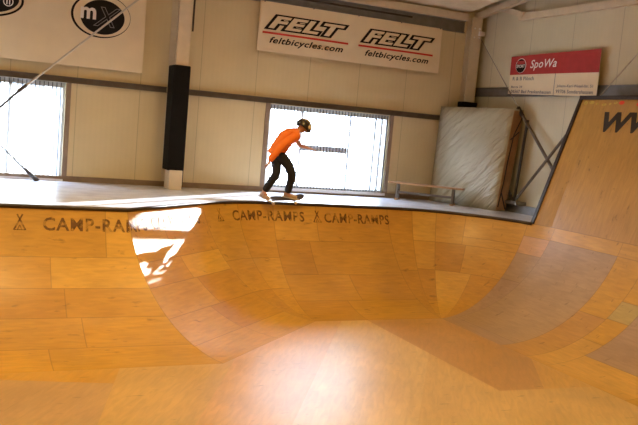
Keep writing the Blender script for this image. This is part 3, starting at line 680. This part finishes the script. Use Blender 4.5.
# ------------------------------------------------------------------ leaning crash mat
def mat_cover():
    m, t, b = nt('shiny_grey_mat_cover')
    tc = N(t, 'ShaderNodeTexCoord'); mp = N(t, 'ShaderNodeMapping'); mp.inputs['Scale'].default_value = (1.0, 0.55, 3.6)
    rot = N(t, 'ShaderNodeMapping'); rot.inputs['Rotation'].default_value = (0.80, 0, 0); t.links.new(tc.outputs['Object'], rot.inputs[0]); t.links.new(rot.outputs[0], mp.inputs[0])
    nz = N(t, 'ShaderNodeTexNoise'); nz.inputs['Scale'].default_value = 2.0; nz.inputs['Detail'].default_value = 3; nz.inputs['Distortion'].default_value = 0.6; t.links.new(mp.outputs[0], nz.inputs['Vector'])
    cr = N(t, 'ShaderNodeValToRGB'); e = cr.color_ramp.elements; e[0].color = (0.36, 0.33, 0.23, 1); e[1].color = (0.46, 0.42, 0.30, 1); t.links.new(nz.outputs[0], cr.inputs[0]); t.links.new(cr.outputs[0], b.inputs['Base Color'])
    bp = N(t, 'ShaderNodeBump'); bp.inputs['Strength'].default_value = 0.9; bp.inputs['Distance'].default_value = 0.12; t.links.new(nz.outputs[0], bp.inputs['Height']); t.links.new(bp.outputs[0], b.inputs['Normal'])
    b.inputs['Roughness'].default_value = 0.26; return m
m_mat = mat_cover()
BL, BR, TR, TL = Vector((9.94, 15.46, 0.0)), Vector((10.44, 13.67, 0.0)), Vector((10.62, 13.64, 2.16)), Vector((10.02, 15.47, 2.14))
nb = Vector((0.97, 0.235, 0)).normalized() * 0.33
mt = thing('crash_mat', (10.4, 14.6, 0), 'large shiny grey-white mat leaning in the corner beyond the low bench', 'mat')
def slab_quad(corners, depth, n=14, bulge=0.03):
    bm = bmesh.new(); fr_, bk = [], []
    for j in range(n + 1):
        r1_, r2_ = [], []
        for i in range(n + 1):
            a, b = i / n, j / n
            p = corners[0].lerp(corners[1], a).lerp(corners[3].lerp(corners[2], a), b)
            k = (1 - (2 * a - 1) ** 6) * (1 - (2 * b - 1) ** 6)
            r1_.append(bm.verts.new(p - depth.normalized() * bulge * k)); r2_.append(bm.verts.new(p + depth))
        fr_.append(r1_); bk.append(r2_)
    return bm, fr_, bk
bm, fr_, bk = slab_quad((BL, BR, TR, TL), nb); n_ = 14
for j in range(n_):
    for i in range(n_): bm.faces.new((fr_[j][i], fr_[j][i + 1], fr_[j + 1][i + 1], fr_[j + 1][i])); bm.faces.new((bk[j][i], bk[j + 1][i], bk[j + 1][i + 1], bk[j][i + 1]))
for k in range(n_):
    bm.faces.new((fr_[0][k], fr_[0][k + 1], bk[0][k + 1], bk[0][k])); bm.faces.new((fr_[n_][k], fr_[n_][k + 1], bk[n_][k + 1], bk[n_][k]))
    bm.faces.new((fr_[k][0], fr_[k + 1][0], bk[k + 1][0], bk[k][0])); bm.faces.new((fr_[k][n_], fr_[k + 1][n_], bk[k + 1][n_], bk[k][n_]))
obj('cover', bm, m_mat, mt, True)
side = nb.cross(Vector((0, 0, 1))).normalized() * 0.006
if side.y > 0: side = -side
bm = bmesh.new()
a, b = BR.lerp(TR, 0.01), BR.lerp(TR, 0.985)
vs = [bm.verts.new(p + side * s_) for s_ in (0.3, 2.0) for p in (a + nb * 0.06, a + nb * 0.98, b + nb * 0.98, b + nb * 0.06)]
for f in ((0, 1, 2, 3), (4, 7, 6, 5), (0, 4, 5, 1), (1, 5, 6, 2), (2, 6, 7, 3), (3, 7, 4, 0)): bm.faces.new([vs[k] for k in f])
obj('side_panel', bm, m_matside, mt)
def sp(h, d): return tuple(BR.lerp(TR, h) + nb * d + side * 3.2)
obj('strap', tb([sp(0.04, 0.15), sp(0.28, 0.28), sp(0.5, 0.3), sp(0.75, 0.42), sp(0.93, 0.95)], 0.013, 6), m_black, mt)
obj('strap', tb([sp(0.70, 0.16), sp(0.78, 0.85)], 0.014, 6), m_black, mt); obj('strap', tb([sp(0.02, 0.9), sp(0.18, 0.25)], 0.014, 6), m_black, mt)

# ------------------------------------------------------------------ low bench
bA, bB = Vector((8.86, 15.36, 0.0)), Vector((10.0, 14.28, 0.0)); bd = (bB - bA).normalized(); bp_ = Vector((-bd.y, bd.x, 0)); bz = Vector((0, 0, 1))
bn = thing('low_bench', tuple((bA + bB) / 2), 'low brown wooden bench standing on the deck in front of the mat', 'bench')
obj('seat_board', bmb(bA - bd * 0.03 + bz * 0.375, bB + bd * 0.03 + bz * 0.375, 0.26, 0.035), m_bench, bn)
for k in (0.10, 0.88):
    p = bA.lerp(bB, k); bm = bmesh.new()
    beam(bm, p + bp_ * -0.07 + bz * 0.36, p + bp_ * -0.11, 0.06, 0.04, up=bd); beam(bm, p + bp_ * 0.07 + bz * 0.36, p + bp_ * 0.11, 0.06, 0.04, up=bd); beam(bm, p + bp_ * -0.09 + bz * 0.22, p + bp_ * 0.09 + bz * 0.22, 0.03, 0.03)
    lg = obj('leg', bm, m_girt, bn)
    bm = bmesh.new()
    for s_ in (-0.11, 0.11): q = p + bp_ * s_; box(bm, q.x - 0.03, q.x + 0.03, q.y - 0.03, q.y + 0.03, 0.0, 0.04)
    obj('foot', bm, m_bench, lg)
obj('rail', bmb(bA.lerp(bB, 0.1) + bz * 0.17, bA.lerp(bB, 0.88) + bz * 0.17, 0.03, 0.05), m_girt, bn)

# ------------------------------------------------------------------ skateboard and rider
m_skin = M('skin', (0.55, 0.30, 0.20), 0.55, vary=0.05); m_shirt = M('orange_cotton', (0.85, 0.20, 0.02), 0.8, vary=0.08)
m_jeans = M('black_denim', (0.012, 0.014, 0.022), 0.85); m_shoe = M('beige_suede', (0.42, 0.30, 0.20), 0.7); m_sole = M('pale_rubber', (0.6, 0.55, 0.48), 0.6)
m_helmet = M('black_helmet_shell', (0.02, 0.018, 0.018), 0.3); m_hstripe = M('cream_helmet_print', (0.75, 0.62, 0.42), 0.4); m_grip = M('black_grip_tape', (0.05, 0.045, 0.05), 0.9)
m_maple = M('brown_maple_ply', (0.28, 0.16, 0.09), 0.5); m_truck = M('silver_truck', (0.6, 0.58, 0.55), 0.3, metal=0.9); m_wheel = M('cream_urethane', (0.75, 0.68, 0.55), 0.5); m_eye = M('dark_eye', (0.02, 0.015, 0.01), 0.3)
PX, PY = 5.43, 13.20
skb = thing('skateboard', (PX, PY, 0.0), 'dark skateboard grinding on the rim under the rider', 'skateboard')
TILT = math.radians(4); ROLL_B = math.radians(17)
def sk(x, y, z):            # board space -> room
    c, s_ = math.cos(TILT), math.sin(TILT); cr_, sr_ = math.cos(ROLL_B), math.sin(ROLL_B); y, z = y * cr_ - (z - 0.08) * sr_, y * sr_ + (z - 0.08) * cr_
    return (PX + x * c - z * s_, PY + y, 0.088 + x * s_ + z * c)
def deck_bm(z0, th, shrink):
    bm = bmesh.new(); nx, ny = 24, 6; hl, hw = 0.395 - shrink, 0.10 - shrink; lay = []
    for zo in (0, th):
        g = []
        for i in range(nx + 1):
            x = -hl + 2 * hl * i / nx; ax = abs(x); kick = 0.0 if ax < 0.24 else (ax - 0.24) ** 1.15 * 0.42
            e = max(0.0, (ax - (hl - 0.10)) / 0.10); wv = hw * math.sqrt(max(0.0, 1 - e * e)) if e < 1 else 0.0
            wv = max(wv, 0.006)
            g.append([bm.verts.new(sk(x, -wv + 2 * wv * j / ny, z0 + zo + kick + 0.006 * (2 * j / ny - 1) ** 2)) for j in range(ny + 1)])
        lay.append(g)
    for g, fl in ((lay[0], True), (lay[1], False)):
        for i in range(nx):
            for j in range(ny): bm.faces.new((g[i][j], g[i + 1][j], g[i + 1][j + 1], g[i][j + 1]))
    for i in range(nx):
        for j in (0, ny): bm.faces.new((lay[0][i][j], lay[0][i + 1][j], lay[1][i + 1][j], lay[1][i][j]))
    for i in (0, nx):
        for j in range(ny): bm.faces.new((lay[0][i][j], lay[0][i][j + 1], lay[1][i][j + 1], lay[1][i][j]))
    return bm
obj('wooden_deck', deck_bm(0.08, 0.011, 0.0), m_maple, skb, True); obj('grip_tape', deck_bm(0.0915, 0.002, 0.002), m_grip, skb)
for sx in (-0.215, 0.215):
    bm = bmesh.new(); v8 = [(-0.03, -0.05), (0.03, -0.05), (0.03, 0.05), (-0.03, 0.05)]
    lo = [bm.verts.new(sk(sx + a, b, 0.066)) for a, b in v8]; hi = [bm.verts.new(sk(sx + a, b, 0.079)) for a, b in v8]
    bm.faces.new(lo); bm.faces.new(hi)
    for i in range(4): bm.faces.new((lo[i], lo[(i + 1) % 4], hi[(i + 1) % 4], hi[i]))
    tube(bm, [sk(sx, -0.08, 0.032), sk(sx, -0.03, 0.036), sk(sx, 0.03, 0.036), sk(sx, 0.08, 0.032)], [0.008, 0.015, 0.015, 0.008], 8); tube(bm, [sk(sx, 0, 0.07), sk(sx, 0, 0.034)], 0.016, 8)
    tk = obj('truck', bm, m_truck, skb, True)
    for sy in (-1, 1):
        bm = bmesh.new(); tube(bm, [sk(sx, sy * 0.062, 0.032), sk(sx, sy * 0.066, 0.032), sk(sx, sy * 0.092, 0.032), sk(sx, sy * 0.096, 0.032)], [0.020, 0.027, 0.027, 0.020], 14); obj('wheel', bm, m_wheel, tk, True)

def skin_mesh(chains, sub=2):
    """chains: list of (points with radius, edges, root); grown with a Skin modifier"""
    verts, edges, radii, roots = [], [], [], []
    for pts, eds, root in chains:
        o_ = len(verts); verts += [p[:3] for p in pts]; radii += [p[3] for p in pts]; edges += [(a + o_, b + o_) for a, b in eds]; roots.append(o_ + root)
    me = bpy.data.meshes.new('skel'); me.from_pydata(verts, edges, []); o = bpy.data.objects.new('skel', me); C.objects.link(o)
    md = o.modifiers.new('skin', 'SKIN'); md.use_smooth_shade = True
    sv = me.skin_vertices[0].data
    for i, r_ in enumerate(radii):
        sv[i].radius = (r_, r_) if not isinstance(r_, tuple) else r_; sv[i].use_root = i in roots
    s_ = o.modifiers.new('sub', 'SUBSURF'); s_.levels = sub; s_.render_levels = sub
    bpy.context.view_layer.update()
    out = bpy.data.meshes.new_from_object(o.evaluated_get(bpy.context.evaluated_depsgraph_get())); bpy.data.objects.remove(o); bpy.data.meshes.remove(me)
    return out
def chain(n): return [(i, i + 1) for i in range(n - 1)]
J = dict(pelvis=(5.25, 13.22, 0.89), waist=(5.28, 13.21, 1.03), chest=(5.41, 13.19, 1.20), upper=(5.51, 13.18, 1.28), neck=(5.59, 13.17, 1.325), skull=(5.645, 13.15, 1.375), crown=(5.72, 13.14, 1.43),
         shN=(5.50, 13.02, 1.23), elN=(5.17, 12.97, 1.00), wrN=(5.02, 12.97, 0.77), shF=(5.57, 13.35, 1.25), elF=(5.74, 13.40, 1.06), wrF=(5.88, 13.28, 1.02),
         hipN=(5.29, 13.13, 0.85), knN=(5.50, 13.05, 0.54), anN=(5.49, 13.20, 0.20), hipF=(5.22, 13.29, 0.86), knF=(5.22, 13.08, 0.54), anF=(5.05, 13.22, 0.20))
def P(k, r_): return J[k] + (r_,)
rider = thing('person', (5.4, 13.2, 0.1), 'rider in orange shirt and black trousers crouching on the skateboard', 'person')
def hand(wr, d, up, size=0.17):
    """palm with four bent fingers and a side thumb; returns chains"""
    wr, d, up = Vector(wr), Vector(d).normalized(), Vector(up).normalized(); s_ = d.cross(up).normalized(); out = []
    pl = [wr - d * 0.045, wr + d * 0.045, wr + d * 0.085]
    out.append(([tuple(pl[0]) + (0.024,), tuple(pl[1]) + ((0.036, 0.018),), tuple(pl[2]) + ((0.036, 0.015),)], chain(3), 0))
    for k, ln in enumerate((0.068, 0.076, 0.070, 0.055)):
        b = pl[2] + s_ * (k - 1.5) * 0.019 - d * 0.012; q = [b, b + d * ln * 0.45 + up * -0.004, b + d * ln * 0.8 - up * 0.016, b + d * ln - up * 0.032]
        out.append(([tuple(q[0]) + (0.009,), tuple(q[1]) + (0.0088,), tuple(q[2]) + (0.008,), tuple(q[3]) + (0.007,)], chain(4), 0))
    b = wr + d * 0.03 - s_ * 0.022; q = [b, b + d * 0.03 - s_ * 0.028, b + d * 0.06 - s_ * 0.034 - up * 0.012]
    out.append(([tuple(q[0]) + (0.012,), tuple(q[1]) + (0.011,), tuple(q[2]) + (0.008,)], chain(3), 0))
    return out
body = [([P('pelvis', 0.12), P('waist', 0.115), P('chest', 0.13), P('upper', 0.105), P('neck', 0.055), P('skull', 0.078), P('crown', 0.083),
          P('shN', 0.058), P('elN', 0.04), P('wrN', 0.026), P('shF', 0.058), P('elF', 0.04), P('wrF', 0.026),
          P('hipN', 0.075), P('knN', 0.05), P('anN', 0.04), P('hipF', 0.075), P('knF', 0.05), P('anF', 0.04),
          (5.56, 13.16, 0.13, 0.034), (5.08, 13.12, 0.14, 0.034)],
         [(0, 1), (1, 2), (2, 3), (3, 4), (4, 5), (5, 6), (3, 7), (7, 8), (8, 9), (3, 10), (10, 11), (11, 12), (0, 13), (13, 14), (14, 15), (0, 16), (16, 17), (17, 18), (15, 19), (18, 20)], 0)]
body += hand(J['wrN'], (-0.35, 0.05, -0.9), (0.5, -0.8, -0.2)); body += hand(J['wrF'], (0.95, -0.1, -0.1), (0, 0, 1))
# face: nose, ears, chin as grown lobes of the same body mesh (the head looks down to the right)
hd = Vector((0.78, -0.22, -0.58)).normalized(); hu = Vector((0.60, -0.02, 0.80)).normalized(); hs = hd.cross(hu).normalized(); hc = Vector((5.685, 13.145, 1.40))
def hp(f, s_, u): return tuple(hc + hd * f + hs * s_ + hu * u)
body += [([hp(0.05, 0, -0.02) + (0.02,), hp(0.088, 0, -0.018) + (0.014,), hp(0.105, 0, -0.03) + (0.011,)], chain(3), 0),
         ([hp(-0.02, 0, -0.04) + (0.065,), hp(0.03, 0, -0.07) + (0.052,), hp(0.058, 0, -0.088) + (0.030,)], chain(3), 0),
         ([hp(0, 0.075, -0.02) + (0.010,), hp(-0.01, 0.092, 0.005) + (0.014,)], chain(2), 0), ([hp(0, -0.075, -0.02) + (0.010,), hp(-0.01, -0.092, 0.005) + (0.014,)], chain(2), 0)]
bd_ = link('body', skin_mesh(body), m_skin, rider, True)
for s_ in (-0.032, 0.032):
    bm = bmesh.new(); bmesh.ops.create_uvsphere(bm, u_segments=10, v_segments=6, radius=0.012, matrix=Matrix.Translation(hp(0.076, s_, 0.004))); obj('eye', bm, m_eye, bd_, True)
bm = bmesh.new(); tube(bm, [hp(0.060, -0.024, -0.066), hp(0.072, 0, -0.068), hp(0.060, 0.024, -0.066)], [0.004, 0.007, 0.004], 6); obj('mouth', bm, M('lips', (0.42, 0.16, 0.12), 0.5), bd_, True)
shirt = [([(5.20, 13.215, 0.85, 0.158), (5.26, 13.21, 1.01, 0.165), J['chest'][:3] + (0.172,), J['upper'][:3] + (0.135,), J['neck'][:3] + (0.075,),
           P('shN', 0.085), (5.30, 12.97, 1.11, 0.074), (5.17, 12.965, 0.98, 0.075), (5.055, 12.97, 0.82, 0.064), (5.015, 12.97, 0.745, 0.052), P('shF', 0.076), (5.66, 13.375, 1.15, 0.066)],
          [(0, 1), (1, 2), (2, 3), (3, 4), (3, 5), (5, 6), (6, 7), (7, 8), (8, 9), (3, 10), (10, 11)], 1)]
link('orange_shirt', skin_mesh(shirt), m_shirt, rider, True)
tr_ = [([(5.23, 13.22, 0.97, 0.12), J['pelvis'][:3] + (0.135,), P('hipN', 0.112), (5.44, 13.09, 0.69, 0.094), P('knN', 0.082), (5.50, 13.12, 0.36, 0.073), (5.495, 13.19, 0.20, 0.068),
         P('hipF', 0.112), (5.235, 13.17, 0.69, 0.094), P('knF', 0.082), (5.13, 13.15, 0.36, 0.073), (5.06, 13.21, 0.20, 0.066)],
        [(0, 1), (1, 2), (2, 3), (3, 4), (4, 5), (5, 6), (1, 7), (7, 8), (8, 9), (9, 10), (10, 11)], 0)]
link('black_trousers', skin_mesh(tr_), m_jeans, rider, True)
def shoe(an, toe, tz):
    an, toe = Vector(an), Vector(toe); d = (toe - an).normalized(); heel = an - d * 0.06
    me = skin_mesh([([tuple(heel) + (0.042,), tuple(an) + (0.05,), tuple(an.lerp(toe, 0.55)) + (0.045,), tuple(toe) + (0.036,)], chain(4), 1)])
    so = link('shoe', me, m_shoe, rider, True)
    bm = bmesh.new(); up = Vector((0, 0, 1)); a, b = heel - d * 0.03 - up * 0.042, toe + d * 0.03 - up * 0.03; beam(bm, a, b, 0.085, 0.022)
    bmesh.ops.bevel(bm, geom=bm.edges[:], offset=0.008, segments=2, affect='EDGES'); obj('sole', bm, m_sole, so, True)
shoe((5.50, 13.22, 0.160), (5.66, 13.11, 0.130), 0); shoe((5.05, 13.22, 0.140), (5.12, 13.07, 0.085), 0)
# helmet
bm = bmesh.new(); mt4 = Matrix((hd, hs, hu)).transposed().to_4x4()
bmesh.ops.create_uvsphere(bm, u_segments=20, v_segments=12, radius=1.0)
bmesh.ops.delete(bm, geom=[v for v in bm.verts if v.co.z < -0.30], context='VERTS')
bmesh.ops.scale(bm, vec=(0.142, 0.118, 0.125), verts=bm.verts); bmesh.ops.transform(bm, matrix=Matrix.Translation(hc + hd * -0.008 + hu * -0.004) @ mt4, verts=bm.verts)
bmesh.ops.solidify(bm, geom=bm.faces[:], thickness=0.008); hel = obj('helmet', bm, m_helmet, rider, True)
bm = bmesh.new()
for s0 in (-0.045, 0.045):
    tube(bm, [tuple(hc + hd * (0.138 * math.cos(a) - 0.008) + hs * s0 + hu * (-0.004 + 0.130 * math.sin(a))) for a in [0.15 + k * 0.28 for k in range(9)]], 0.014, 6)
obj('cream_stripe', bm, m_hstripe, hel, True)
for s0 in (-1, 1):
    bm = bmesh.new(); bmesh.ops.create_uvsphere(bm, u_segments=14, v_segments=8, radius=1.0); bmesh.ops.scale(bm, vec=(0.050, 0.022, 0.040), verts=bm.verts)
    bmesh.ops.rotate(bm, cent=(0, 0, 0), matrix=Matrix.Rotation(-s0 * 0.62, 3, 'Z'), verts=bm.verts); bmesh.ops.transform(bm, matrix=Matrix.Translation(hc + hd * 0.082 + hs * s0 * 0.080 + hu * 0.035) @ mt4, verts=bm.verts); obj('cream_panel', bm, m_hstripe, hel, True)
bm = bmesh.new(); tube(bm, [hp(0.10, s0 * 0.10, 0.005) if abs(s0) > 0.5 else hp(0.15, s0 * 0.09, 0.005) for s0 in (-1, -0.4, 0.4, 1)], 0.012, 6); obj('peak', bm, m_helmet, hel, True)

for o in SC.objects:
    if o.parent is None and 'label' in o:
        g = {'brace_rod': 'wind brace rods', 'sponsor_banner': 'banners hung on the hall walls', 'wall_girt': 'steel wall rails', 'steel_column': 'hall columns'}.get(o.name.split('.')[0])
        if g: o['group'] = g
# ------------------------------------------------------------------ lift the whole layout so the hall floor is at z = 0
for o in SC.objects:
    if o.parent is None: o.location.z += DZ
for o in SC.objects:
    if 'org' in o: del o['org']
